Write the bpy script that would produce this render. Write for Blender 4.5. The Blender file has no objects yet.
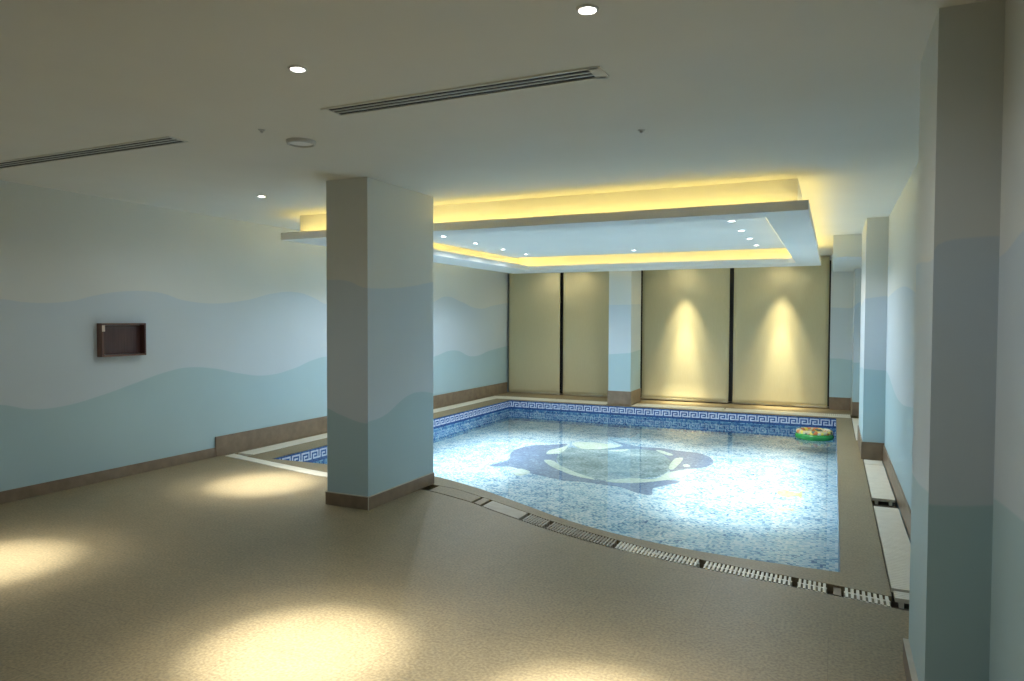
import bpy, bmesh, math, random
import numpy as np
from mathutils import Matrix, Vector, noise as mnoise

SC = bpy.context.scene
COL = SC.collection
random.seed(7)

# ------------------------------------------------------------------ camera
HC, H = 1.5, 2.6                       # eye height, ceiling height
FPX, YAW, PITCH, ROLL = 701.22, 0.42981, -0.030153, 0.003325
cd = bpy.data.cameras.new('camera'); cam = bpy.data.objects.new('camera', cd); COL.objects.link(cam)
cd.sensor_width = 36.0; cd.lens = FPX / 1024 * 36.0; cd.clip_start = 0.02
_f = Vector((-math.sin(YAW) * math.cos(PITCH), math.cos(YAW) * math.cos(PITCH), math.sin(PITCH)))
_r = Vector((math.cos(YAW), math.sin(YAW), 0)); _u = _r.cross(_f)
_r2 = math.cos(ROLL) * _r + math.sin(ROLL) * _u; _u2 = -math.sin(ROLL) * _r + math.cos(ROLL) * _u
cam.matrix_world = Matrix(((_r2.x, _u2.x, -_f.x, 0), (_r2.y, _u2.y, -_f.y, 0), (_r2.z, _u2.z, -_f.z, HC), (0, 0, 0, 1)))
SC.camera = cam

# ------------------------------------------------------------------ world, exposure, light levels
w = bpy.data.worlds.new('world'); SC.world = w; w.use_nodes = True
w.node_tree.nodes['Background'].inputs['Color'].default_value = (0.30, 0.34, 0.40, 1)
w.node_tree.nodes['Background'].inputs['Strength'].default_value = 0.01
vs = SC.view_settings
vs.view_transform = 'Standard'; vs.look = 'None'; vs.exposure = -0.1; vs.gamma = 1.0; vs.use_curve_mapping = False
SC.cycles.max_bounces = 12; SC.cycles.diffuse_bounces = 7; SC.cycles.transparent_max_bounces = 12
SC.cycles.sample_clamp_indirect = 6.0
P_DECK, P_POOL, P_BLIND = 1800.0, 600.0, 900.0
P_SPILL = 31.0                         # the wide, weak part of a deck lamp's light
C_DECK, C_POOL, C_BLIND, C_SPILL = (1.0, 0.955, 0.83), (0.92, 0.97, 1.0), (1.0, 0.87, 0.54), (0.88, 0.95, 1.0)
LED_STRENGTH = 17.0
C_LED = (1.0, 0.78, 0.24)

# ------------------------------------------------------------------ node helpers
def new_mat(name):
    m = bpy.data.materials.new(name); m.use_nodes = True
    nt = m.node_tree; nt.nodes.clear()
    out = nt.nodes.new('ShaderNodeOutputMaterial')
    b = nt.nodes.new('ShaderNodeBsdfPrincipled'); nt.links.new(b.outputs[0], out.inputs[0])
    return m, nt, b

def nd(nt, t, **kw):
    n = nt.nodes.new(t)
    for k, v in kw.items():
        if k.startswith('i_'):
            key = k[2:]; key = int(key) if key.isdigit() else key.replace('_', ' ')
            n.inputs[key].default_value = v
        else: setattr(n, k, v)
    return n

def c4(c): return (c[0], c[1], c[2], 1.0)

def math_n(nt, op, a, b=None, clamp=False):
    n = nt.nodes.new('ShaderNodeMath'); n.operation = op; n.use_clamp = clamp
    for i, v in enumerate((a, b)):
        if v is None: continue
        if isinstance(v, (int, float)): n.inputs[i].default_value = v
        else: nt.links.new(v, n.inputs[i])
    return n.outputs[0]

def mixc(nt, fac, a, b):
    n = nt.nodes.new('ShaderNodeMix'); n.data_type = 'RGBA'
    for s, v in ((n.inputs['Factor'], fac), (n.inputs['A'], a), (n.inputs['B'], b)):
        if isinstance(v, (int, float)): s.default_value = v
        elif isinstance(v, tuple): s.default_value = c4(v)
        else: nt.links.new(v, s)
    return n.outputs['Result']

def world_pos(nt):
    g = nt.nodes.new('ShaderNodeNewGeometry')
    s = nt.nodes.new('ShaderNodeSeparateXYZ'); nt.links.new(g.outputs['Position'], s.inputs[0])
    return g.outputs['Position'], s

def noise_mat(name, c1, c2, scale=6.0, rough=0.5, detail=4.0, bump=0.0, metallic=0.0, spec=None, stretch=None):
    m, nt, b = new_mat(name)
    pos, s = world_pos(nt)
    src = pos
    if stretch:
        mp = nd(nt, 'ShaderNodeMapping'); mp.inputs['Scale'].default_value = stretch
        nt.links.new(pos, mp.inputs[0]); src = mp.outputs[0]
    n = nd(nt, 'ShaderNodeTexNoise', i_Scale=scale, i_Detail=detail); nt.links.new(src, n.inputs['Vector'])
    f = math_n(nt, 'MULTIPLY_ADD', n.outputs['Fac'], 2.0); nt.nodes[-1].inputs[2].default_value = -0.5; nt.nodes[-1].use_clamp = True
    nt.links.new(mixc(nt, f, c1, c2), b.inputs['Base Color'])
    b.inputs['Roughness'].default_value = rough; b.inputs['Metallic'].default_value = metallic
    if spec is not None: b.inputs['Specular IOR Level'].default_value = spec
    if bump:
        bp = nd(nt, 'ShaderNodeBump', i_Strength=bump, i_Distance=0.01)
        nt.links.new(n.outputs['Fac'], bp.inputs['Height']); nt.links.new(bp.outputs[0], b.inputs['Normal'])
    return m

PAINT_UP, PAINT_MID, PAINT_LOW = (0.635, 0.66, 0.645), (0.53, 0.605, 0.66), (0.39, 0.535, 0.585)

def wave_mat(name, axis, ups, los):
    """Wall paint: cream above, pale blue wave, teal wave; the two wave lines are curves along the wall."""
    m, nt, b = new_mat(name)
    pos, s = world_pos(nt)
    co = s.outputs[axis]; z = s.outputs['Z']
    def line(pts):
        a, e = pts[0][0], pts[-1][0]
        t = math_n(nt, 'DIVIDE', math_n(nt, 'SUBTRACT', co, a), e - a)
        fc = nt.nodes.new('ShaderNodeFloatCurve'); nt.links.new(t, fc.inputs['Value'])
        cv = fc.mapping.curves[0]
        while len(cv.points) > 2: cv.points.remove(cv.points[1])
        cv.points[0].location = (0, pts[0][1] / 3); cv.points[1].location = (1, pts[-1][1] / 3)
        for p in pts[1:-1]: cv.points.new((p[0] - a) / (e - a), p[1] / 3)
        fc.mapping.update()
        return math_n(nt, 'MULTIPLY', fc.outputs[0], 3.0)
    def above(l, soft=0.008):
        d = math_n(nt, 'SUBTRACT', z, l)
        return math_n(nt, 'MULTIPLY_ADD', d, 1 / soft) , d
    def mask(l, soft=0.01):
        d = math_n(nt, 'SUBTRACT', z, l)
        n = nt.nodes.new('ShaderNodeMath'); n.operation = 'MULTIPLY_ADD'; n.use_clamp = True
        nt.links.new(d, n.inputs[0]); n.inputs[1].default_value = 1 / soft; n.inputs[2].default_value = 0.5
        return n.outputs[0]
    nz = nd(nt, 'ShaderNodeTexNoise', i_Scale=1.3, i_Detail=3.0); nt.links.new(pos, nz.inputs['Vector'])
    c = mixc(nt, mask(line(los)), PAINT_LOW, PAINT_MID)
    c = mixc(nt, mask(line(ups)), c, PAINT_UP)
    hs = nd(nt, 'ShaderNodeHueSaturation'); nt.links.new(c, hs.inputs['Color'])
    v = nt.nodes.new('ShaderNodeMath'); v.operation = 'MULTIPLY_ADD'; nt.links.new(nz.outputs['Fac'], v.inputs[0])
    v.inputs[1].default_value = 0.10; v.inputs[2].default_value = 0.95
    nt.links.new(v.outputs[0], hs.inputs['Value'])
    nt.links.new(hs.outputs[0], b.inputs['Base Color'])
    b.inputs['Roughness'].default_value = 0.55; b.inputs['Specular IOR Level'].default_value = 0.3
    fine = nd(nt, 'ShaderNodeTexNoise', i_Scale=90.0, i_Detail=2.0); nt.links.new(pos, fine.inputs['Vector'])
    bp = nd(nt, 'ShaderNodeBump', i_Strength=0.06, i_Distance=0.004)
    nt.links.new(fine.outputs['Fac'], bp.inputs['Height']); nt.links.new(bp.outputs[0], b.inputs['Normal'])
    return m

# ------------------------------------------------------------------ materials
def floor_mat():
    m, nt, b = new_mat('stone_floor')
    pos, s = world_pos(nt)
    n1 = nd(nt, 'ShaderNodeTexNoise', i_Scale=1.1, i_Detail=5.0); nt.links.new(pos, n1.inputs['Vector'])
    n2 = nd(nt, 'ShaderNodeTexNoise', i_Scale=70.0, i_Detail=3.0); nt.links.new(pos, n2.inputs['Vector'])
    n3 = nd(nt, 'ShaderNodeTexNoise', i_Scale=9.0, i_Detail=6.0, i_Roughness=0.7); nt.links.new(pos, n3.inputs['Vector'])
    br = nd(nt, 'ShaderNodeTexBrick', i_Scale=1.0, i_Mortar_Size=0.0022, i_Mortar_Smooth=0.3, i_Brick_Width=1.2, i_Row_Height=0.6)
    br.inputs['Color1'].default_value = (1, 1, 1, 1); br.inputs['Color2'].default_value = (0.96, 0.96, 0.96, 1); br.inputs['Mortar'].default_value = (0.78, 0.78, 0.78, 1)
    nt.links.new(pos, br.inputs['Vector'])
    c = mixc(nt, n1.outputs['Fac'], (0.222, 0.178, 0.103), (0.268, 0.218, 0.130))
    g = nd(nt, 'ShaderNodeMapRange', i_From_Min=0.35, i_From_Max=0.65, i_To_Min=0.78, i_To_Max=1.2); nt.links.new(n2.outputs['Fac'], g.inputs[0])
    g2 = nd(nt, 'ShaderNodeMapRange', i_From_Min=0.3, i_From_Max=0.7, i_To_Min=0.92, i_To_Max=1.07); nt.links.new(n3.outputs['Fac'], g2.inputs[0])
    k = math_n(nt, 'MULTIPLY', g.outputs[0], g2.outputs[0])
    mm = nd(nt, 'ShaderNodeVectorMath', operation='MULTIPLY'); nt.links.new(c, mm.inputs[0]); nt.links.new(br.outputs['Color'], mm.inputs[1])
    sc = nd(nt, 'ShaderNodeVectorMath', operation='SCALE'); nt.links.new(mm.outputs[0], sc.inputs[0]); nt.links.new(k, sc.inputs['Scale'])
    nt.links.new(sc.outputs[0], b.inputs['Base Color'])
    b.inputs['Roughness'].default_value = 0.5; b.inputs['Specular IOR Level'].default_value = 0.35
    bp = nd(nt, 'ShaderNodeBump', i_Strength=0.25, i_Distance=0.003)
    nt.links.new(n2.outputs['Fac'], bp.inputs['Height']); nt.links.new(bp.outputs[0], b.inputs['Normal'])
    return m

def mosaic_mat(name, stops, tile=0.022, clump=5.0, amt=0.35, rough=0.25):
    """Small square glass tiles, a random colour per tile out of the stops, loosely clumped."""
    m, nt, b = new_mat(name)
    pos, s = world_pos(nt)
    sn = nd(nt, 'ShaderNodeVectorMath', operation='SNAP'); sn.inputs[1].default_value = (tile, tile, tile)
    off = nd(nt, 'ShaderNodeVectorMath', operation='ADD'); off.inputs[1].default_value = (0.0031, 0.0047, 0.0053)
    nt.links.new(pos, off.inputs[0]); nt.links.new(off.outputs[0], sn.inputs[0])
    wn = nd(nt, 'ShaderNodeTexWhiteNoise', noise_dimensions='3D'); nt.links.new(sn.outputs[0], wn.inputs['Vector'])
    cn = nd(nt, 'ShaderNodeTexNoise', i_Scale=clump, i_Detail=3.0); nt.links.new(sn.outputs[0], cn.inputs['Vector'])
    a = math_n(nt, 'MULTIPLY', wn.outputs['Value'], 1 - amt)
    cl = nd(nt, 'ShaderNodeMapRange', i_From_Min=0.3, i_From_Max=0.7, i_To_Min=0.0, i_To_Max=amt); nt.links.new(cn.outputs['Fac'], cl.inputs[0])
    v = math_n(nt, 'ADD', a, cl.outputs[0])
    cr = nt.nodes.new('ShaderNodeValToRGB'); cr.color_ramp.interpolation = 'CONSTANT'
    e = cr.color_ramp.elements
    e[0].position = stops[0][0]; e[0].color = c4(stops[0][1]); e[1].position = stops[1][0]; e[1].color = c4(stops[1][1])
    for p, c in stops[2:]:
        x = e.new(p); x.color = c4(c)
    nt.links.new(v, cr.inputs[0]); nt.links.new(cr.outputs[0], b.inputs['Base Color'])
    b.inputs['Roughness'].default_value = rough
    return m

def water_mat():
    m = bpy.data.materials.new('pool_water'); m.use_nodes = True
    nt = m.node_tree; nt.nodes.clear()
    out = nt.nodes.new('ShaderNodeOutputMaterial')
    pos, s = world_pos(nt)
    n = nd(nt, 'ShaderNodeTexNoise', i_Scale=5.0, i_Detail=2.0); nt.links.new(pos, n.inputs['Vector'])
    bp = nd(nt, 'ShaderNodeBump', i_Strength=0.10, i_Distance=0.004); nt.links.new(n.outputs['Fac'], bp.inputs['Height'])
    fr = nd(nt, 'ShaderNodeFresnel', i_IOR=1.33)
    tr = nd(nt, 'ShaderNodeBsdfTransparent'); tr.inputs[0].default_value = (0.92, 0.975, 0.985, 1)
    gl = nd(nt, 'ShaderNodeBsdfGlossy', i_Roughness=0.02); nt.links.new(bp.outputs[0], gl.inputs['Normal'])
    mx = nt.nodes.new('ShaderNodeMixShader')
    nt.links.new(fr.outputs[0], mx.inputs[0]); nt.links.new(tr.outputs[0], mx.inputs[1]); nt.links.new(gl.outputs[0], mx.inputs[2])
    nt.links.new(mx.outputs[0], out.inputs[0])
    return m

def emit_mat(name, color, strength):
    m, nt, b = new_mat(name)
    b.inputs['Base Color'].default_value = c4(color)
    b.inputs['Emission Color'].default_value = c4(color); b.inputs['Emission Strength'].default_value = strength
    return m

def fabric_mat():
    m, nt, b = new_mat('blind_fabric')
    pos, s = world_pos(nt)
    mp = nd(nt, 'ShaderNodeMapping'); mp.inputs['Scale'].default_value = (1.0, 1.0, 0.04); nt.links.new(pos, mp.inputs[0])
    n = nd(nt, 'ShaderNodeTexNoise', i_Scale=220.0, i_Detail=2.0); nt.links.new(mp.outputs[0], n.inputs['Vector'])
    n2 = nd(nt, 'ShaderNodeTexNoise', i_Scale=2.0); nt.links.new(pos, n2.inputs['Vector'])
    c = mixc(nt, n.outputs['Fac'], (0.45, 0.41, 0.26), (0.53, 0.485, 0.32))
    nt.links.new(c, b.inputs['Base Color'])
    b.inputs['Roughness'].default_value = 0.75; b.inputs['Specular IOR Level'].default_value = 0.2
    return m

def print_mat():
    m, nt, b = new_mat('printed_vinyl')
    pos, s = world_pos(nt)
    v = nd(nt, 'ShaderNodeTexVoronoi', i_Scale=22.0); nt.links.new(pos, v.inputs['Vector'])
    sp = nd(nt, 'ShaderNodeSeparateColor'); nt.links.new(v.outputs['Color'], sp.inputs[0])
    cr = nt.nodes.new('ShaderNodeValToRGB'); cr.color_ramp.interpolation = 'CONSTANT'
    e = cr.color_ramp.elements
    e[0].position = 0; e[0].color = (0.55, 0.50, 0.30, 1); e[1].position = 0.3; e[1].color = (0.55, 0.17, 0.05, 1)
    for p, c in ((0.48, (0.75, 0.62, 0.10)), (0.66, (0.66, 0.64, 0.52)), (0.84, (0.10, 0.14, 0.10))):
        x = e.new(p); x.color = c4(c)
    nt.links.new(sp.outputs[0], cr.inputs[0]); nt.links.new(cr.outputs[0], b.inputs['Base Color'])
    b.inputs['Roughness'].default_value = 0.3
    return m

M = {}
M['floor'] = floor_mat()
M['ceiling'] = noise_mat('ceiling_paint', (0.70, 0.70, 0.66), (0.74, 0.74, 0.70), 1.5, 0.7, spec=0.2)
M['canopy'] = noise_mat('canopy_paint', (0.82, 0.82, 0.80), (0.85, 0.85, 0.83), 1.5, 0.65, spec=0.25)
M['brown_tile'] = noise_mat('brown_tile', (0.165, 0.12, 0.08), (0.25, 0.19, 0.13), 9, 0.4, bump=0.1)
M['grout'] = noise_mat('tile_edge', (0.42, 0.40, 0.34), (0.50, 0.47, 0.40), 20, 0.6)
M['trench'] = noise_mat('trench_dark_brown', (0.035, 0.026, 0.018), (0.085, 0.06, 0.04), 14, 0.8)  # mottled dark brown for the trench bottom
M['ivory'] = noise_mat('ivory_plastic', (0.68, 0.65, 0.55), (0.76, 0.73, 0.63), 12, 0.45)
M['beige_plastic'] = noise_mat('beige_plastic', (0.30, 0.265, 0.20), (0.38, 0.34, 0.265), 12, 0.5)
M['black_slot'] = noise_mat('slot_shadow', (0.012, 0.012, 0.014), (0.02, 0.02, 0.022), 5, 0.7)
M['vent_metal'] = noise_mat('vent_metal', (0.50, 0.51, 0.50), (0.56, 0.57, 0.56), 8, 0.45)
M['trim_white'] = noise_mat('trim_white', (0.72, 0.72, 0.70), (0.78, 0.78, 0.76), 8, 0.4)
M['frame_dark'] = noise_mat('window_frame', (0.018, 0.017, 0.016), (0.03, 0.028, 0.026), 6, 0.4)
M['wood'] = noise_mat('dark_wood', (0.045, 0.018, 0.016), (0.10, 0.045, 0.038), 5, 0.4, stretch=(6, 14, 0.8))
M['wood_rim'] = noise_mat('red_wood', (0.11, 0.05, 0.035), (0.17, 0.085, 0.06), 5, 0.4, stretch=(4, 4, 2))
M['sticker'] = noise_mat('paper', (0.72, 0.58, 0.46), (0.80, 0.66, 0.54), 30, 0.6)
M['mosaic'] = mosaic_mat('pool_mosaic', [(0.0, (0.06, 0.15, 0.31)), (0.14, (0.17, 0.33, 0.48)), (0.30, (0.37, 0.55, 0.65)), (0.48, (0.60, 0.71, 0.75)), (0.68, (0.82, 0.84, 0.82))], 0.021)
M['wall_mosaic'] = mosaic_mat('wall_mosaic', [(0.0, (0.03, 0.09, 0.25)), (0.15, (0.06, 0.20, 0.44)), (0.38, (0.14, 0.34, 0.56)), (0.62, (0.28, 0.52, 0.68)), (0.85, (0.55, 0.71, 0.78))], 0.024)
M['key_blue'] = mosaic_mat('key_blue', [(0.0, (0.025, 0.07, 0.22)), (0.5, (0.035, 0.10, 0.29))], 0.02)
M['key_white'] = mosaic_mat('key_white', [(0.0, (0.42, 0.50, 0.66)), (0.5, (0.52, 0.59, 0.72))], 0.02)
M['whale'] = mosaic_mat('whale_slate', [(0.0, (0.14, 0.19, 0.31)), (0.45, (0.20, 0.26, 0.38)), (0.8, (0.29, 0.36, 0.47))], 0.026)
M['whale_pale'] = mosaic_mat('whale_pale', [(0.0, (0.60, 0.68, 0.54)), (0.5, (0.74, 0.79, 0.67)), (0.8, (0.82, 0.84, 0.76))], 0.026)
M['sea'] = mosaic_mat('sea_green', [(0.0, (0.13, 0.21, 0.24)), (0.30, (0.23, 0.33, 0.36)), (0.55, (0.38, 0.47, 0.48)), (0.8, (0.55, 0.62, 0.62))], 0.026, 3.0, 0.5)
M['fish_yellow'] = mosaic_mat('fish_yellow', [(0.0, (0.60, 0.62, 0.20)), (0.5, (0.70, 0.70, 0.30))], 0.026)
M['fish_peach'] = mosaic_mat('fish_peach', [(0.0, (0.58, 0.42, 0.28)), (0.5, (0.68, 0.54, 0.38))], 0.026)
M['water'] = water_mat()
M['lens'] = emit_mat('lamp_lens', (1.0, 0.96, 0.90), 30.0)
M['lens_cool'] = emit_mat('lamp_lens_cool', (0.93, 0.98, 1.0), 30.0)
M['led'] = emit_mat('led_tape', C_LED, LED_STRENGTH)
M['fabric'] = fabric_mat()
M['hem'] = noise_mat('blind_hem', (0.34, 0.31, 0.22), (0.40, 0.365, 0.26), 20, 0.6)
M['green'] = noise_mat('green_vinyl', (0.015, 0.20, 0.04), (0.03, 0.29, 0.06), 6, 0.25)
M['print'] = print_mat()

m, nt, b = new_mat('window_glass'); b.inputs['Base Color'].default_value = (0.8, 0.85, 0.85, 1)
b.inputs['Transmission Weight'].default_value = 1.0; b.inputs['Roughness'].default_value = 0.02; b.inputs['IOR'].default_value = 1.45
M['glass'] = m

# ------------------------------------------------------------------ mesh helpers (world coordinates in, local to the thing out)
def box(bm, x0, x1, y0, y1, z0, z1, mi=0):
    vs_ = [bm.verts.new(p) for p in ((x0,y0,z0),(x1,y0,z0),(x1,y1,z0),(x0,y1,z0),(x0,y0,z1),(x1,y0,z1),(x1,y1,z1),(x0,y1,z1))]
    for f in ((0,3,2,1),(4,5,6,7),(0,1,5,4),(1,2,6,5),(2,3,7,6),(3,0,4,7)):
        fc = bm.faces.new([vs_[i] for i in f]); fc.material_index = mi

def prism(bm, pts, z0, z1, mi=0):
    """Plan outline pushed from z0 up to z1."""
    area = sum(pts[i][0]*pts[(i+1)%len(pts)][1] - pts[(i+1)%len(pts)][0]*pts[i][1] for i in range(len(pts)))
    if area < 0: pts = pts[::-1]
    lo = [bm.verts.new((p[0], p[1], z0)) for p in pts]; hi = [bm.verts.new((p[0], p[1], z1)) for p in pts]
    n = len(pts)
    f = bm.faces.new(hi); f.material_index = mi
    f = bm.faces.new(lo[::-1]); f.material_index = mi
    for i in range(n):
        j = (i + 1) % n
        f = bm.faces.new((lo[i], lo[j], hi[j], hi[i])); f.material_index = mi

def strip(bm, A, B, z0, z1, mi=0):
    """Slab between two plan polylines with the same number of points (A in front, B behind)."""
    n = len(A)
    a0=[bm.verts.new((*p,z0)) for p in A]; a1=[bm.verts.new((*p,z1)) for p in A]
    b0=[bm.verts.new((*p,z0)) for p in B]; b1=[bm.verts.new((*p,z1)) for p in B]
    for i in range(n-1):
        for q in ((a1[i],a1[i+1],b1[i+1],b1[i]),(a0[i],b0[i],b0[i+1],a0[i+1]),(a0[i],a0[i+1],a1[i+1],a1[i]),(b0[i],b1[i],b1[i+1],b0[i+1])):
            f = bm.faces.new(q); f.material_index = mi
    for q in ((a0[0],a1[0],b1[0],b0[0]),(a0[-1],b0[-1],b1[-1],a1[-1])):
        f = bm.faces.new(q); f.material_index = mi

def lathe(bm, cx, cy, prof, seg=32, mi=0, sx=1.0, sy=1.0):
    """Profile of (radius, z) turned about a vertical axis; open ends closed when radius is 0."""
    rings = []
    for r, z in prof:
        if r < 1e-6: rings.append([bm.verts.new((cx, cy, z))])
        else: rings.append([bm.verts.new((cx + r*sx*math.cos(2*math.pi*k/seg), cy + r*sy*math.sin(2*math.pi*k/seg), z)) for k in range(seg)])
    for a, c in zip(rings, rings[1:]):
        for k in range(seg):
            k2 = (k+1) % seg
            if len(a) == 1 and len(c) == 1: continue
            q = (a[0], c[k], c[k2]) if len(a) == 1 else (a[k], c[0], a[k2]) if len(c) == 1 else (a[k], c[k], c[k2], a[k2])
            f = bm.faces.new(q); f.material_index = mi

def oval_tube(bm, cx, cy, cz, rx, ry, rt, seg=48, ts=14, sq=1.0, mi=0):
    g = []
    for i in range(seg):
        a = 2*math.pi*i/seg; ca, sa = math.cos(a), math.sin(a)
        px, py = rx*math.copysign(abs(ca)**sq, ca), ry*math.copysign(abs(sa)**sq, sa)
        nx, ny = ca/rx, sa/ry; l = math.hypot(nx, ny); nx /= l; ny /= l
        g.append([bm.verts.new((cx+px+nx*rt*math.cos(t), cy+py+ny*rt*math.cos(t), cz+rt*math.sin(t))) for t in (2*math.pi*j/ts for j in range(ts))])
    for i in range(seg):
        for j in range(ts):
            f = bm.faces.new((g[i][j], g[(i+1)%seg][j], g[(i+1)%seg][(j+1)%ts], g[i][(j+1)%ts])); f.material_index = mi; f.smooth = True

def obj(name, bm, mats, parent=None, bevel=0.0, smooth=False):
    if not isinstance(mats, (list, tuple)): mats = [mats]
    bmesh.ops.recalc_face_normals(bm, faces=bm.faces[:])
    off = parent.matrix_world.translation.copy() if parent else Vector()
    if parent and parent.parent: off = parent['_o'] if '_o' in parent else off
    o_ = Vector(ORIG.get(parent.name, (0,0,0))) if parent else Vector()
    bmesh.ops.translate(bm, verts=bm.verts[:], vec=-o_)
    me = bpy.data.meshes.new(name); bm.to_mesh(me); bm.free()
    for x in mats: me.materials.append(x)
    if smooth:
        for p in me.polygons: p.use_smooth = True
    o = bpy.data.objects.new(name, me); COL.objects.link(o)
    if parent: o.parent = parent; ORIG[o.name] = tuple(o_)
    if bevel:
        b = o.modifiers.new('bevel', 'BEVEL'); b.width = bevel; b.segments = 2; b.limit_method = 'ANGLE'
    return o
ORIG = {}

def thing(name, label, cat, loc, group=None):
    o = bpy.data.objects.new(name, None); COL.objects.link(o); o.location = loc; o.empty_display_size = 0.1
    ORIG[o.name] = tuple(loc)
    o['label'] = label; o['category'] = cat
    if group: o['group'] = group
    return o

def tag(o, label, cat, group=None, kind=None):
    o['label'] = label; o['category'] = cat
    if group: o['group'] = group
    if kind: o['kind'] = kind
    return o

def struct(name, bm, mats, parent=None, label=None, cat=None, **kw):
    o = obj(name, bm, mats, parent, **kw)
    if parent is None: o['kind'] = 'structure'
    if label: o['label'] = label
    if cat: o['category'] = cat
    return o

def new(): return bmesh.new()

def catmull(pts, n=8):
    P = [np.array(p, float) for p in pts]; P = [2*P[0]-P[1]] + P + [2*P[-1]-P[-2]]
    out = []
    for i in range(1, len(P)-2):
        for k in range(n):
            t = k/n
            out.append(tuple(0.5*((2*P[i]) + (-P[i-1]+P[i+1])*t + (2*P[i-1]-5*P[i]+4*P[i+1]-P[i+2])*t*t + (-P[i-1]+3*P[i]-3*P[i+1]+P[i+2])*t**3)))
    out.append(tuple(P[-2])); return out

def resample_x(curve, xs):
    cx = [p[0] for p in curve]; cy = [p[1] for p in curve]
    return [(float(x), float(np.interp(x, cx, cy))) for x in xs]

# ------------------------------------------------------------------ plan
XL, XR, YB, YREAR = -6.08, 0.515, 13.0, -4.0
PX0, PX1, PY1 = -5.45, 0.06, 11.80              # pool
BOT, WAT = -0.368, -0.165                       # pool bottom, water level
EDGE = catmull([(-5.45,5.72),(-4.9,5.74),(-4.2,5.77),(-3.8,5.78),(-3.43,5.74),(-2.89,5.52),(-2.31,5.2),(-1.86,4.94),(-1.49,4.78),(-1.18,4.685),(-0.9,4.625),(-0.64,4.595),(-0.39,4.58),(0.06,4.575)])
DIN = catmull([(-6.02,5.76),(-5.78,5.70),(-5.1,5.56),(-4.46,5.44),(-3.9,5.44),(-3.16,5.43),(-2.67,5.24),(-2.22,5.01),(-1.81,4.80),(-1.46,4.66),(-1.14,4.545),(-0.86,4.475),(-0.66,4.44),(-0.38,4.395),(-0.16,4.37),(0.07,4.335),(0.31,4.29),(0.5,4.26)])
DOUT = catmull([(-6.02,5.61),(-5.5,5.50),(-4.9,5.36),(-4.4,5.27),(-3.9,5.25),(-3.3,5.25),(-2.72,5.06),(-2.43,4.91),(-2.15,4.77),(-1.81,4.61),(-1.55,4.51),(-1.3,4.425),(-1.1,4.37),(-0.71,4.29),(-0.2,4.21),(0.01,4.175),(0.31,4.12),(0.5,4.09)])

# floor of the deck, with the drain trench and the pool cut out of it
bm = new()
xs = np.linspace(-6.02, 0.5, 90)
prism(bm, [(XL, YREAR), (XR, YREAR)] + resample_x(DOUT, xs[::-1]) + [(-6.02, 5.62), (-6.02, 12.33), (XL, 12.33)], -0.10, 0.0)
prism(bm, [(XL, 12.33), (XR, 12.33), (XR, 13.3), (XL, 13.3)], -0.10, 0.0)
xs2 = np.linspace(-5.45, 0.06, 90)
strip(bm, resample_x(DIN, xs2), resample_x(EDGE, xs2), -0.06, 0.0)                  # front coping
prism(bm, [(-5.78, 5.70), (-5.45, 5.632), (-5.45, PY1), (-5.78, PY1)], -0.06, 0.0)
prism(bm, [(-5.78, PY1), (0.29, PY1), (0.29, 11.93), (-5.78, 11.93)], -0.06, 0.0)
box(bm, -3.64, -3.18, 11.93, 12.33, -0.06, 0.0)
prism(bm, [(0.06, 4.337), (0.31, 4.29), (0.31, 9.74), (0.27, 9.75), (0.27, PY1), (0.06, PY1)], -0.06, 0.0)
struct('floor', bm, M['floor'])

# bottom of the drain trench
bm = new()
strip(bm, resample_x(DOUT, xs), resample_x(DIN, xs), -0.11, -0.05)
box(bm, -6.02, -5.78, 5.72, 12.33, -0.11, -0.05)
box(bm, -5.78, 0.27, 11.93, 12.33, -0.11, -0.05)
box(bm, 0.27, 0.5, 4.29, 12.33, -0.11, -0.05)
struct('drain_trench', bm, M['trench'])

# walls
UP_L = [(-4,1.72),(-2.5,1.82),(-1,1.66),(0.5,1.78),(2,1.74),(3.41,1.65),(3.66,1.625),(3.94,1.64),(4.19,1.70),(4.48,1.75),(4.8,1.76),(5.19,1.68),(5.54,1.66),(6.01,1.71),(6.43,1.80),(6.77,1.83),(7.14,1.77),(7.4,1.69),(8.2,1.66),(9.2,1.70),(10.11,1.79),(10.55,1.89),(11.03,1.82),(11.81,1.70),(12.38,1.77),(13.0,1.83)]
LO_L = [(-4,0.84),(-2.2,0.95),(-0.5,0.8),(1.2,0.98),(2.6,0.86),(3.39,0.80),(3.68,0.73),(3.87,0.73),(4.24,0.79),(4.57,0.87),(4.94,0.96),(5.18,0.99),(5.53,0.96),(5.9,0.88),(6.31,0.83),(6.76,0.88),(7.13,0.97),(7.39,1.0),(8.4,0.9),(9.4,0.82),(10.11,0.87),(10.79,0.95),(11.54,0.81),(12.24,0.89),(13.0,0.95)]
UP_R = [(-4,1.76),(-1,1.68),(1,1.80),(2.5,1.78),(2.9,1.72),(3.4,1.74),(5,1.66),(6.6,1.78),(8.45,1.74),(10,1.68),(12,1.76),(13.3,1.72)]
LO_R = [(-4,0.9),(-1,0.8),(1,0.95),(2.7,0.9),(3.4,0.84),(5,0.92),(6.8,0.82),(8.45,0.97),(10,0.9),(12,0.85),(13.3,0.9)]
WL = wave_mat('wall_paint_left', 'Y', UP_L, LO_L)
WR = wave_mat('wall_paint_right', 'Y', UP_R, LO_R)
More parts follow.
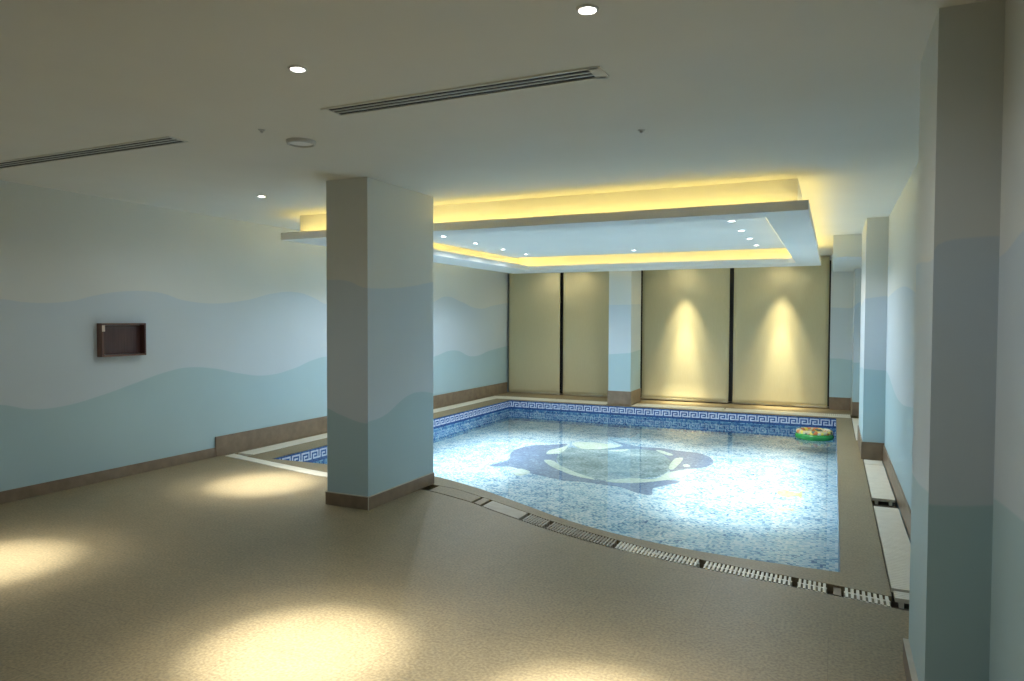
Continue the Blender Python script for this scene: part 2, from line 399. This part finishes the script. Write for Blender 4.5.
WX = wave_mat('wall_paint_across', 'X', [(-6.1,1.8),(-3.7,1.81),(-3.5,1.80),(-3.31,1.74),(-2,1.82),(-0.05,1.72),(0.11,1.71),(0.29,1.715),(0.34,1.775),(0.43,1.79),(0.54,1.79)],
              [(-6.1,0.8),(-3.74,0.79),(-3.57,0.735),(-3.3,0.68),(-2,0.9),(-0.05,0.86),(0.11,0.86),(0.31,0.84),(0.52,0.86)])
WP1 = wave_mat('pilaster_paint', 'X', [(0.2,1.72),(0.52,1.765)], [(0.2,0.985),(0.52,0.965)])
WBC = wave_mat('back_pier_paint', 'X', [(-3.7,1.76),(-3.1,1.765)], [(-3.7,0.88),(-3.1,0.93)])
WBS = wave_mat('back_pier_side_paint', 'Y', [(11.9,1.765),(13.2,1.80)], [(11.9,0.92),(13.2,0.98)])
WCR = wave_mat('column_side_paint', 'Y', [(4.3,1.745),(4.8,1.75),(5.5,1.84)], [(4.3,0.69),(4.5,0.695),(4.71,0.715),(5.05,0.84),(5.25,0.86),(5.5,0.82)])

bm = new(); box(bm, XL-0.2, XL, YREAR-0.2, 13.4, -0.6, 2.75); struct('wall_left', bm, WL)
bm = new(); box(bm, XR, XR+0.2, YREAR-0.2, 13.4, -0.6, 2.75); struct('wall_right', bm, WR)
bm = new(); box(bm, XL-0.2, XR+0.2, YREAR-0.2, YREAR, -0.2, 2.75); struct('wall_rear', bm, WX)
bm = new(); box(bm, XL, XR, 13.24, 13.40, 2.52, 2.75); box(bm, XL, XR, 13.24, 13.40, -0.1, 0.03); struct('wall_back', bm, M['ceiling'])
bm = new(); box(bm, XL-0.2, XR+0.2, YREAR-0.2, 13.4, H, H+0.15); struct('ceiling', bm, M['ceiling'])

def two_sided(bm, n_front=0, n_side=1):
    for f in bm.faces:
        f.normal_update(); f.material_index = n_side if abs(f.normal.x) > 0.5 else n_front

def pier(name, x0, x1, y0, y1, z1, mats):
    bm = new(); box(bm, x0, x1, y0, y1, 0.0, z1); two_sided(bm)
    o = struct(name, bm, mats); return o
pier('column', -3.70, -3.30, 4.50, 5.485, H, [WX, WCR])
o = pier('wall_pier', -3.61, -3.21, 11.98, 12.66, H, [WBC, WBS])
pier('wall_pier', 0.32, XR, 2.90, 3.48, H, [WX, WR])
pier('wall_pier', 0.305, XR, 8.45, 9.74, H, [WP1, WR])
pier('wall_pier', 0.29, XR, 12.23, 13.24, H, [WX, WR])
pier('wall_pier', -0.05, 0.29, 12.95, 13.24, H, [WX, WR])
bm = new(); box(bm, -0.02, XR, 9.98, 12.95, 2.31, H); struct('ceiling_beam', bm, WX)

# baseboards
def bboard(name, boxes, cap=None):
    bm = new()
    for b_ in boxes: box(bm, *b_)
    return struct(name, bm, M['brown_tile'], bevel=0.002)
bboard('baseboard_left', [(XL, XL+0.014, YREAR, 5.54, 0, 0.10), (XL, XL+0.02, 5.54, 13.0, 0, 0.215)])
bboard('baseboard_right', [(XR-0.014, XR, YREAR, 2.9, 0, 0.10), (XR-0.014, XR, 3.48, 8.45, 0, 0.17), (XR-0.014, XR, 9.74, 12.23, 0, 0.17)])
def skirt(name, x0, x1, y0, y1, h_, t=0.012, right=True):
    bx = [(x0-t, x1+(t if right else 0), y0-t, y0, 0, h_), (x0-t, x0, y0, y1, 0, h_)]
    if right: bx.append((x1, x1+t, y0, y1, 0, h_))
    return bboard(name, bx)
skirt('baseboard_column', -3.70, -3.30, 4.50, 5.485, 0.10)
skirt('baseboard_back_pier', -3.61, -3.21, 11.98, 12.66, 0.245)
skirt('baseboard_near_pier', 0.32, XR, 2.90, 3.48, 0.10, 0.02, False)
skirt('baseboard_side_pier', 0.305, XR, 8.45, 9.74, 0.19, 0.012, False)
skirt('baseboard_corner_pier', 0.29, XR, 12.23, 12.95, 0.22, 0.012, False)
bboard('baseboard_back', [(-0.05, 0.278, 12.938, 12.95, 0, 0.21)])
# pale tile edges that cap the column and near pier baseboards
bm = new()
box(bm, -3.3, -3.3+0.0125, 4.487, 5.47, 0.10, 0.106); box(bm, -3.713, -3.288, 4.487, 4.5, 0.10, 0.106)
box(bm, -3.292, -3.287, 4.484, 4.49, 0, 0.10)
struct('trim_1', bm, M['grout'])
bm = new(); box(bm, 0.298, 0.32, 2.88, 3.48, 0.10, 0.106); struct('trim_2', bm, M['grout'])

# windows behind the blinds: dark frames and night glass
for n, (x0, x1, mull) in enumerate(((-6.08, -3.40, (-4.88,)), (-3.40, -0.05, (-1.655,)))):
    bm = new()
    for a, c in ((x0, x0+0.05), (x1-0.05, x1), *((q-0.045, q+0.045) for q in mull)): box(bm, a, c, 13.10, 13.20, 0.03, 2.52)
    box(bm, x0, x1, 13.11, 13.19, 0.03, 0.09); box(bm, x0, x1, 13.11, 13.19, 2.46, 2.52)
    wf = struct('window_%d' % (n+1), bm, M['frame_dark'])
    bm = new(); box(bm, x0+0.02, x1-0.02, 13.145, 13.155, 0.05, 2.5); obj('pane', bm, M['glass'], wf)

# ------------------------------------------------------------------ ceiling canopy over the pool
bm = new()
RX0, RX1, RY0, RY1, RZ0, RZ1 = -5.32, -0.185, 5.74, 11.65, 2.33, 2.405
OX0, OX1, OY0, OY1 = -4.72, -0.51, 6.03, 11.0
for q in ((RX0, RX1, RY0, OY0), (RX0, RX1, OY1, RY1), (RX0, OX0, OY0, OY1), (OX1, RX1, OY0, OY1)): box(bm, q[0], q[1], q[2], q[3], RZ0, RZ1)
NX0, NX1, NY0, NY1, NT = -5.20, -0.27, 5.90, 11.52, 0.05
for q in ((NX0, NX1, NY0, NY0+NT), (NX0, NX1, NY1-NT, NY1), (NX0, NX0+NT, NY0+NT, NY1-NT), (NX1-NT, NX1, NY0+NT, NY1-NT)): box(bm, q[0], q[1], q[2], q[3], RZ1-0.005, H)
PZ = 2.50
box(bm, -4.76, -0.62, 6.12, 10.42, PZ, H)              # inner panel with the lamps
canopy = struct('ceiling_canopy', bm, M['canopy'])
LEDZ = RZ1 + 0.004
def led(x0, x1, y0, y1):
    bm = new(); box(bm, x0, x1, y0, y1, LEDZ-0.003, LEDZ+0.004); return obj('led_strip', bm, M['led'], canopy)
g_ = 0.045
led(NX0+0.02, NX1-0.02, NY0-0.10, NY0-0.088); led(NX0+0.02, NX1-0.02, NY1+g_, NY1+g_+0.012)
led(NX0-g_-0.012, NX0-g_, NY0, NY1); led(NX1+0.03, NX1+0.042, NY0, NY1)
i0x, i1x, i0y, i1y = NX0+NT, NX1-NT, NY0+NT, NY1-NT
led(i0x+0.05, i1x-0.05, i1y-0.132, i1y-0.12); led(i0x+0.12, i0x+0.132, i0y+0.06, i1y-0.07)
led(i1x-0.062, i1x-0.05, i0y+0.06, i1y-0.07)

# ------------------------------------------------------------------ pool shell
loop = [(p[0], p[1]) for p in resample_x(EDGE, xs2)] + [(PX1, y) for y in np.linspace(4.7, PY1, 40)] + [(x, PY1) for x in np.linspace(PX1, PX0, 40)[1:]] + [(PX0, y) for y in np.linspace(PY1, 5.72, 40)[1:-1]]
bm = new()
prism(bm, loop, BOT-0.1, BOT)
struct('pool_bottom', bm, M['mosaic'])
bm = new()
n = len(loop)
ar = sum(loop[i][0]*loop[(i+1)%n][1]-loop[(i+1)%n][0]*loop[i][1] for i in range(n))
def outset(p, i, d):
    a, c = loop[i-1], loop[(i+1) % n]; tx, ty = c[0]-a[0], c[1]-a[1]; l = math.hypot(tx, ty)
    return (p[0]+ty/l*d, p[1]-tx/l*d)
ring_in = loop; ring_out = [outset(p, i, 0.06) for i, p in enumerate(loop)]
iv = [[bm.verts.new((*p, z)) for p in ring_in] for z in (BOT-0.02, -0.001)]
ov = [[bm.verts.new((*p, z)) for p in ring_out] for z in (BOT-0.02, -0.061)]
for i in range(n):
    j = (i+1) % n
    bm.faces.new((iv[0][i], iv[0][j], iv[1][j], iv[1][i])); bm.faces.new((ov[0][j], ov[0][i], ov[1][i], ov[1][j]))
    bm.faces.new((iv[0][j], iv[0][i], ov[0][i], ov[0][j]))
struct('pool_lining', bm, M['wall_mosaic'])

# meander frieze, one small tile per cell, standing 2 mm off the pool wall
KEY = ["11111110", "10000010", "10111010", "10100010", "10111111"]
CELL = 0.0192
bm = new()
S = np.array(loop + [loop[0]]); seg = np.hypot(*(S[1:]-S[:-1]).T); arc = np.concatenate([[0], np.cumsum(seg)])
ncol = int(arc[-1] / CELL) // 8 * 8
sx_ = np.linspace(0, arc[-1], ncol+1)
px = np.interp(sx_, arc, S[:, 0]); py = np.interp(sx_, arc, S[:, 1])
ztop = -0.006
rows = ["00000000"] + KEY + ["00000000", "00000000"]
grid = []
for k in range(ncol+1):
    k0, k1 = max(k-1, 0), min(k+1, ncol)
    tx, ty = px[k1]-px[k0], py[k1]-py[k0]; l = math.hypot(tx, ty)
    ix, iy = px[k]-ty/l*0.002, py[k]+tx/l*0.002
    grid.append([bm.verts.new((ix, iy, ztop-r*CELL)) for r in range(len(rows)+1)])
for k in range(ncol):
    for r, row in enumerate(rows):
        f = bm.faces.new((grid[k][r], grid[k+1][r], grid[k+1][r+1], grid[k][r+1]))
        f.material_index = int(row[7-(k % 8)])
struct('pool_frieze', bm, [M['key_blue'], M['key_white']])

# water
bm = new()
wv = [bm.verts.new((*p, WAT)) for p in loop]; bm.faces.new(wv)
o = obj('pool_water', bm, M['water']); tag(o, 'clear still water filling the mosaic lined pool', 'water', kind='stuff')

# mosaic pictures set into the pool bottom
WB = {
'body': [(-3.96, 7.95), (-3.9, 8.4), (-4.07, 8.86), (-4.11, 9.27), (-4.01, 9.56), (-3.85, 9.66), (-3.61, 9.87), (-3.58, 9.61), (-3.52, 9.38), (-3.43, 9.01), (-3.3, 8.62), (-3.12, 8.31), (-2.8, 8.01), (-2.5, 7.8), (-2.37, 7.79), (-2.24, 7.74), (-2.0, 7.86), (-1.74, 8.13), (-1.58, 8.11), (-1.72, 7.83), (-1.79, 7.66), (-1.74, 7.37), (-1.91, 7.41), (-2.13, 7.58), (-2.32, 7.6), (-2.56, 7.64), (-2.86, 7.62), (-3.13, 7.72), (-3.33, 7.8), (-3.68, 8.02)],
'bodyB': [(-3.05, 9.74), (-2.82, 9.97), (-2.84, 10.15), (-3.06, 10.42), (-2.6, 10.13), (-2.23, 10.13), (-1.99, 10.03), (-1.72, 9.99), (-1.53, 9.79), (-1.42, 9.52), (-1.41, 9.24), (-1.49, 9.0), (-1.64, 8.86), (-1.76, 8.61), (-1.83, 8.7), (-1.89, 9.15), (-2.06, 9.54), (-2.27, 9.89), (-2.55, 9.91), (-2.83, 9.75)],
'sea': [(-3.52, 9.38), (-3.51, 9.6), (-3.04, 9.69), (-2.56, 9.93), (-2.27, 9.89), (-2.05, 9.52), (-1.89, 9.15), (-1.83, 8.7), (-1.89, 8.25), (-2.14, 8.04), (-2.38, 7.82), (-2.51, 7.83), (-2.81, 8.05), (-3.13, 8.35), (-3.32, 8.68), (-3.47, 9.0)],
'patches': [
 [(-3.6, 9.01), (-3.65, 9.27), (-3.58, 9.52), (-3.54, 9.72), (-3.44, 9.21), (-3.49, 9.05)],
 [(-3.56, 9.96), (-3.35, 10.14), (-3.09, 10.12), (-2.85, 10.09), (-2.88, 9.86), (-3.08, 9.63), (-3.29, 9.59)],
 [(-3.46, 8.58), (-3.34, 8.6), (-3.13, 8.34), (-2.81, 8.04), (-2.5, 7.8), (-2.75, 7.86), (-3.03, 8.07), (-3.26, 8.29)],
 [(-2.37, 7.8), (-2.14, 8.03), (-1.87, 8.14), (-1.8, 8.56), (-1.53, 8.91), (-1.62, 8.38), (-1.74, 8.13), (-2.0, 7.86), (-2.24, 7.75)],
 [(-1.87, 8.85), (-1.91, 9.43), (-1.81, 9.48), (-1.79, 8.76)],
 [(-2.28, 9.92), (-2.19, 9.93), (-1.99, 9.7), (-2.06, 9.64)],
 [(-1.73, 9.08), (-1.69, 9.13), (-1.63, 9.02), (-1.7, 8.97)],
 [(-3.55, 7.79), (-3.53, 7.96), (-3.35, 7.85), (-3.35, 7.7), (-3.43, 7.61)],
 [(-2.9, 9.62), (-2.66, 9.83), (-2.71, 9.61)]]}
def smooth_poly(p, n=4):
    P = [np.array(q) for q in p]; m_ = len(P); out = []
    for i in range(m_):
        a, b_, c, d = P[i-1], P[i], P[(i+1) % m_], P[(i+2) % m_]
        for k in range(n):
            t = k/n
            out.append(tuple(0.5*((2*b_)+(-a+c)*t+(2*a-5*b_+4*c-d)*t*t+(-a+3*b_-3*c+d)*t**3)))
    return out
wt = thing('whale_mosaic', 'mosaic picture of slate blue killer whales circling on the pool bottom', 'mosaic', (-2.75, 8.7, BOT))
def inlay(name, p, z, mat_, parent):
    bm = new(); prism(bm, smooth_poly(p), BOT-0.004, BOT+z); return obj(name, bm, mat_, parent)
inlay('sea_patch', WB['sea'], 0.002, M['sea'], wt)['label'] = 'grey green sea inside the ring of whales'
inlay('whale_body', WB['body'], 0.003, M['whale'], wt); inlay('whale_body', WB['bodyB'], 0.0035, M['whale'], wt)
for p in WB['patches']: inlay('pale_patch', p, 0.005, M['whale_pale'], wt)
o = inlay('fish_mosaic', [(-0.53, 8.09), (-0.47, 8.22), (-0.33, 8.12), (-0.29, 8.22), (-0.28, 7.92), (-0.33, 8.0), (-0.41, 7.91), (-0.49, 7.94)], 0.003, M['fish_yellow'], None)
tag(o, 'small pale yellow fish in mosaic near the right pool edge', 'mosaic', 'fish mosaics')
o = inlay('fish_mosaic', [(-0.48, 7.38), (-0.43, 7.45), (-0.36, 7.40), (-0.33, 7.46), (-0.33, 7.33), (-0.37, 7.36), (-0.43, 7.3)], 0.003, M['fish_peach'], None)
tag(o, 'smaller peach fish in mosaic in front of the yellow one', 'mosaic', 'fish mosaics')

# ------------------------------------------------------------------ drain gratings and covers
def grate(xa, xb, pitch, label, mat_, duty=0.55):
    xm = (xa+xb)/2; ym = resample_x(DOUT, [xm])[0][1]
    t = thing('drain_grating', label, 'grating', (xm, ym, -0.05), 'slotted gratings along the front of the pool')
    bm = new(); k = int(round((xb-xa)/pitch))
    for i in range(k):
        a = xa + (i+0.2)*(xb-xa)/k; c = a + (xb-xa)/k*duty
        A = [(x, y+0.012) for x, y in resample_x(DOUT, [a, c])]; B = [(x, y-0.012) for x, y in resample_x(DIN, [a, c])]
        strip(bm, A, B, -0.028, 0.002)
    obj('slats', bm, mat_, t)
    bm = new(); q = np.linspace(xa, xb, 12)
    for f in (0.25, 0.5, 0.75):
        mid = [(x, y1*(1-f)+y2*f) for (x, y1), (_, y2) in zip(resample_x(DOUT, q), resample_x(DIN, q))]
        strip(bm, [(x, y-0.007) for x, y in mid], [(x, y+0.007) for x, y in mid], -0.05 if f != 0.5 else -0.026, -0.012 if f != 0.5 else 0.0)
    obj('rail', bm, mat_, t)
    return t
grate(0.075, 0.30, 0.027, 'ivory slotted grating at the right end of the front drain', M['ivory'])
grate(-0.165, -0.01, 0.024, 'short ivory grating left of the brown tile in the front drain', M['ivory'])
grate(-0.70, -0.195, 0.025, 'long ivory slotted grating along the middle of the front drain', M['ivory'])
grate(-1.29, -0.735, 0.025, 'dusty beige grating left of the long ivory one in the front drain', M['ivory'])
grate(-1.86, -1.31, 0.025, 'dull slotted grating where the front drain begins to curve', M['beige_plastic'])
grate(-2.10, -1.89, 0.025, 'short dull grating beside the flat beige drain cover', M['beige_plastic'])

def plate(pts_a, pts_b, label, mat_, group, z=0.002):
    xm = sum(p[0] for p in pts_a)/len(pts_a); ym = sum(p[1] for p in pts_a)/len(pts_a)
    bm = new(); strip(bm, pts_a, pts_b, -0.05, z)
    o = obj('drain_cover', bm, mat_, bevel=0.003); tag(o, label, 'drain cover', group); return o
def cover(xa, xb, label, mat_):
    q = np.linspace(xa, xb, 10)
    return plate([(x, y+0.010) for x, y in resample_x(DOUT, q)], [(x, y-0.010) for x, y in resample_x(DIN, q)], label, mat_, 'flat drain covers along the front of the pool')
cover(-3.20, -2.68, 'flat beige drain cover at the foot of the column', M['floor'])
cover(-2.65, -2.57, 'sliver of beige drain cover next to the column cover', M['floor'])
cover(-2.54, -2.13, 'flat beige drain cover ahead of the dull gratings', M['beige_plastic'])
bm = new(); A = resample_x(DOUT, [0.022, 0.062]); B = resample_x(DIN, [0.022, 0.062])
strip(bm, [(x, y+0.05) for x, y in A], B, -0.05, -0.012); tag(obj('filler_tile', bm, M['brown_tile']), 'brown tile filling the gap between two front gratings', 'tile')
cover(-6.02, -3.72, 'long pale cover strip from the left wall to the column', M['ivory'])

def rect_cover(x0, x1, y0, y1, label, group, mat_='ivory', along='Y', pitch=0.03):
    """Cover made of narrow bars laid tight, on two bearers."""
    t = thing('drain_cover', label, 'drain cover', ((x0+x1)/2, (y0+y1)/2, -0.05), group)
    bm = new(); L = (y1-y0) if along == 'Y' else (x1-x0); k = max(1, int(round(L/pitch)))
    for i in range(k):
        a, c = i*L/k, i*L/k + L/k - 0.003
        if along == 'Y': box(bm, x0, x1, y0+a, y0+c, -0.02, 0.003)
        else: box(bm, x0+a, x0+c, y0, y1, -0.02, 0.003)
    obj('slats', bm, M[mat_], t)
    for f in (0.2, 0.8):
        bm = new()
        if along == 'Y': xx = x0+(x1-x0)*f; box(bm, xx-0.012, xx+0.012, y0, y1, -0.05, -0.018)
        else: yy = y0+(y1-y0)*f; box(bm, x0, x1, yy-0.012, yy+0.012, -0.05, -0.018)
        obj('bearer', bm, M[mat_], t)
    return t
G = 'slatted covers over the right hand drain'
rect_cover(0.318, 0.492, 8.17, 8.42, 'short ivory cover against the foot of the side pier', G)
rect_cover(0.318, 0.492, 6.62, 8.15, 'ivory slatted cover between the side pier and the open gap', G)
rect_cover(0.318, 0.492, 4.42, 6.33, 'long ivory cover nearest the camera by the right wall', G)
rect_cover(0.325, 0.482, 4.27, 4.38, 'loose ivory piece at the drain corner by the right wall', G)
rect_cover(0.28, 0.48, 9.76, 11.92, 'ivory cover beyond the side pier near the back corner', G)
G = 'slatted covers over the left hand drain'
for a, c, l in ((5.80, 8.00, 'ivory cover beside the left wall, nearest part behind the column'), (8.02, 10.20, 'ivory cover beside the left wall, middle length'), (10.22, 12.32, 'ivory cover beside the left wall, reaching the back corner')):
    rect_cover(-6.01, -5.785, a, c, l, G)
G = 'slatted covers over the back drain'
for a, c, l in ((-5.775, -4.72, 'ivory back cover under the leftmost blind'), (-4.70, -3.64, 'ivory back cover left of the wall pier'), (-3.18, -1.66, 'ivory back cover right of the wall pier'), (-1.64, 0.265, 'ivory back cover under the rightmost blind')):
    rect_cover(a, c, 11.94, 12.325, l, G, along='X')  # widened forward: the extra ivory stands in for light on the back coping

# ------------------------------------------------------------------ blinds
def blind(x0, x1, zb, bulge, label):
    t = thing('roller_blind', label, 'blind', ((x0+x1)/2, YB, 0.0), 'roller blinds across the back windows')
    bm = new(); NX, NZ = 24, 40; g = []
    for i in range(NX+1):
        u = i/NX; row = []
        for j in range(NZ+1):
            v = j/NZ; z = zb + (2.575-zb)*v
            y = YB - 0.012*math.sin(u*math.pi*2+x0) * (1-v) - bulge(u, z)
            row.append(bm.verts.new((x0+(x1-x0)*u, y, z)))
        g.append(row)
    for i in range(NX):
        for j in range(NZ): bm.faces.new((g[i][j], g[i+1][j], g[i+1][j+1], g[i][j+1]))
    o = obj('fabric', bm, M['fabric'], t, smooth=True)
    s = o.modifiers.new('thick', 'SOLIDIFY'); s.thickness = 0.002
    bm = new(); ya = YB - bulge(0.5, zb)
    box(bm, x0, x1, ya-0.008, ya+0.010, zb-0.02, zb+0.012); obj('bottom_bar', bm, M['hem'], t, bevel=0.003)
    bm = new()
    rr = [[bm.verts.new((x, YB+0.012+0.02*math.cos(a), 2.577+0.02*math.sin(a))) for a in (2*math.pi*k/16 for k in range(16))] for x in (x0, x1)]
    for k in range(16): bm.faces.new((rr[0][k], rr[0][(k+1)%16], rr[1][(k+1)%16], rr[1][k]))
    bm.faces.new(rr[0]); bm.faces.new(rr[1]); obj('roller', bm, M['hem'], t, smooth=True)
    return t
flat = lambda u, z: 0.0
curl = lambda u, z: 0.05*max(0, 1-z/0.35)**2
corner = lambda u, z: 0.045*max(0, 1-z/0.35)**2*max(0, 1-u/0.35)
blind(-6.03, -4.915, 0.03, flat, 'beige roller blind in the far left corner beside the left wall')
blind(-4.845, -3.45, 0.03, flat, 'beige roller blind between the far left one and the wall pier')
blind(-3.265, -1.69, 0.04, curl, 'brightly lit beige blind right of the wall pier')
blind(-1.62, -0.075, 0.035, corner, 'rightmost beige roller blind beside the dark window edge')

# ------------------------------------------------------------------ lamps
def spot(parent, power, color, angle, blend, dx=0, dy=0, radius=0.03):
    ld = bpy.data.lights.new('beam', 'SPOT'); ld.energy = power; ld.color = color; ld.spot_size = math.radians(angle)
    ld.spot_blend = blend; ld.shadow_soft_size = radius
    o = bpy.data.objects.new('beam', ld); COL.objects.link(o); o.parent = parent; o.location = (0, 0, -0.012)
    o.rotation_euler = (math.atan2(dy, H), math.atan2(-dx, H), 0) if (dx or dy) else (0, 0, 0)
    return o
def downlight(x, y, label, group, kind='deck', power=None, angle=30, spill=1.0, r=0.04, z=H, lit=True):
    t = thing('downlight', label, 'ceiling lamp', (x, y, z), group)
    bm = new(); lathe(bm, x, y, [(r*0.98, z+0.0), (r*0.98, z-0.006), (r*1.08, z-0.008), (r*1.3, z-0.004), (r*1.32, z)], 32); obj('trim_ring', bm, M['trim_white'], t, smooth=True)
    bm = new(); lathe(bm, x, y, [(0, z-0.002), (r*0.6, z-0.003), (r*0.98, z-0.002)], 32); lens = obj('lens', bm, M['lens'] if kind != 'pool' else M['lens_cool'], t)
    if kind == 'deck':
        spot(t, power * 0.7, C_DECK, 26, 1.0); spot(t, power * 0.16, C_DECK, 40, 1.0); spot(t, power * 0.07, C_DECK, 64, 1.0)
        spot(t, P_SPILL * spill, C_SPILL, 165, 0.6)
    elif kind == 'pool':
        spot(t, power, C_POOL, angle, 1.0); spot(t, power * 0.10, C_POOL, 158, 0.5)
    else:
        spot(t, power, C_BLIND, 23, 1.0, dy=0.30); spot(t, power * 0.5, C_BLIND, 42, 1.0, dy=0.30); spot(t, 14, C_BLIND, 150, 0.8)
    return t
G = 'downlights over the deck'
downlight(-0.81, 2.40, 'bright downlight nearest the top edge, right of the slot vent', G, power=P_DECK, r=0.031)
downlight(-2.16, 2.44, 'bright downlight above the left end of the long slot vent', G, power=P_DECK, r=0.031)
downlight(-4.69, 4.82, 'small downlight near the left wall in front of the canopy', G, power=P_DECK*0.8, spill=0.8, r=0.031)
downlight(-4.66, 2.50, 'downlight above the left deck, before the left slot vent', G, power=P_DECK*0.8, spill=0.5, r=0.031)
downlight(-4.6, -0.9, 'unseen downlight added behind the viewpoint to light the left side', G, power=P_DECK*0.5, spill=0.8, r=0.031)  # added lamp out of view, brightens the left side and column face
G = 'downlights inside the pool canopy'
names = ['nearest', 'second', 'third', 'farthest']
for i, y in enumerate((6.54, 7.37, 8.20, 9.04, 9.87)):
    if i == 0: continue
    n_ = ['hidden first', 'first visible', 'second visible', 'third visible', 'farthest'][i]
    downlight(-4.29, y, '%s lamp of the left row inside the canopy' % n_, G, 'pool', P_POOL, 46, r=0.036, z=PZ)
    downlight(-0.95, y, '%s lamp of the right row inside the canopy' % n_, G, 'pool', P_POOL, 46, r=0.036, z=PZ)
downlight(-2.62, 9.90, 'middle lamp on the far side inside the canopy', G, 'pool', P_POOL, 46, r=0.036, z=PZ)
G = 'downlights washing the blinds'
for x, k, l in ((-2.47, 1.0, 'lamp washing the blind right of the wall pier'), (-0.82, 0.9, 'lamp washing the rightmost blind'), (-5.05, 0.04, 'lamp washing the far left blind'), (-4.45, 0.04, 'lamp washing the blind left of the wall pier')):
    downlight(x, 12.65, l, G, 'blind', P_BLIND*k, r=0.04)

# ------------------------------------------------------------------ ceiling fittings
def slot_vent(x0, x1, yc, label, end_cap):
    t = thing('slot_vent', label, 'air vent', ((x0+x1)/2, yc, H), 'linear air vents in the ceiling')
    bm = new(); wv_ = 0.058
    box(bm, x0, x1, yc-wv_, yc+wv_, H-0.0015, H+0.001); obj('backing', bm, M['black_slot'], t)
    bm = new()
    box(bm, x0-0.02, x0+0.012, yc-wv_-0.012, yc+wv_+0.012, H-0.006, H); box(bm, x1-(0.045 if end_cap else 0.0), x1+0.012, yc-wv_-0.012, yc+wv_+0.012, H-0.006, H)
    for s_ in (-1, 1): box(bm, x0, x1, yc+s_*(wv_+0.006)-0.008, yc+s_*(wv_+0.006)+0.008, H-0.006, H)
    obj('frame', bm, M['ceiling'], t)
    for f in (-0.0185, 0.0185):
        bm = new(); box(bm, x0, x1, yc+f-0.007, yc+f+0.007, H-0.005, H-0.001); obj('blade', bm, M['vent_metal'], t)
    return t
slot_vent(-2.44, -0.95, 3.02, 'long three slot air vent between the two bright downlights', True)
slot_vent(-5.80, -3.68, 3.09, 'long three slot air vent near the left wall', False)
t = thing('ceiling_speaker', 'round white ceiling speaker above and left of the column', 'speaker', (-3.02, 3.44, H))
bm = new(); lathe(bm, -3.02, 3.44, [(0.07, H-0.006), (0.072, H-0.022), (0.086, H-0.020), (0.092, H)], 40); obj('rim', bm, M['vent_metal'], t, smooth=True)
bm = new(); lathe(bm, -3.02, 3.44, [(0, H-0.016), (0.05, H-0.016), (0.073, H-0.012)], 40); obj('grille', bm, M['trim_white'], t)
for x, y, l in ((-3.05, 3.14, 'tiny sprinkler head in front of the round ceiling speaker'), (-1.03, 4.04, 'tiny sprinkler head between the slot vent and the canopy')):
    t = thing('sprinkler_head', l, 'sprinkler', (x, y, H), 'ceiling sprinkler heads')
    bm = new(); lathe(bm, x, y, [(0, H-0.004), (0.018, H-0.004), (0.022, H)], 20); obj('plate', bm, M['vent_metal'], t)
    bm = new(); lathe(bm, x, y, [(0, H-0.016), (0.008, H-0.016), (0.006, H-0.004)], 12); obj('nozzle', bm, M['vent_metal'], t)

# ------------------------------------------------------------------ wooden box frame on the left wall
BY0, BY1, BZ0, BZ1, BD = 4.215, 4.665, 1.145, 1.452, 0.07
t = thing('wooden_box', 'dark wooden open box frame hung on the left wall', 'wall box', (XL, (BY0+BY1)/2, BZ0))
bm = new(); box(bm, XL, XL+0.010, BY0+0.02, BY1-0.02, BZ0+0.02, BZ1-0.02); obj('back_panel', bm, M['wood'], t)
for y0, y1, z0, z1, mt in ((BY0, BY0+0.022, BZ0, BZ1, 'wood_rim'), (BY1-0.018, BY1, BZ0, BZ1, 'wood'), (BY0+0.022, BY1-0.018, BZ0, BZ0+0.016, 'wood_rim'), (BY0+0.022, BY1-0.018, BZ1-0.016, BZ1, 'wood_rim')):
    bm = new(); box(bm, XL, XL+BD, y0, y1, z0, z1); obj('side_board', bm, M[mt], t, bevel=0.002)
bm = new(); box(bm, XL+BD, XL+BD+0.0015, BY0+0.002, BY0+0.03, BZ1-0.075, BZ1-0.018); obj('sticker', bm, M['sticker'], t)['label'] = 'pale paper sticker'

# ------------------------------------------------------------------ inflatable raft
t = thing('inflatable_raft', 'small green inflatable raft with printed top floating in the back corner', 'inflatable', (-0.225, 10.85, WAT))
bm = new(); oval_tube(bm, -0.225, 10.85, WAT+0.02, 0.215, 0.19, 0.045); obj('lower_tube', bm, M['green'], t)
bm = new(); oval_tube(bm, -0.225, 10.85, WAT+0.078, 0.21, 0.185, 0.034); obj('upper_tube', bm, M['print'], t)['label'] = 'tube printed in orange, yellow and white'
bm = new(); lathe(bm, -0.225, 10.85, [(0, WAT+0.012), (0.165, WAT+0.012), (0.165, WAT+0.03), (0, WAT+0.03)], 40, sx=1.0, sy=0.93); obj('raft_floor', bm, M['print'], t)
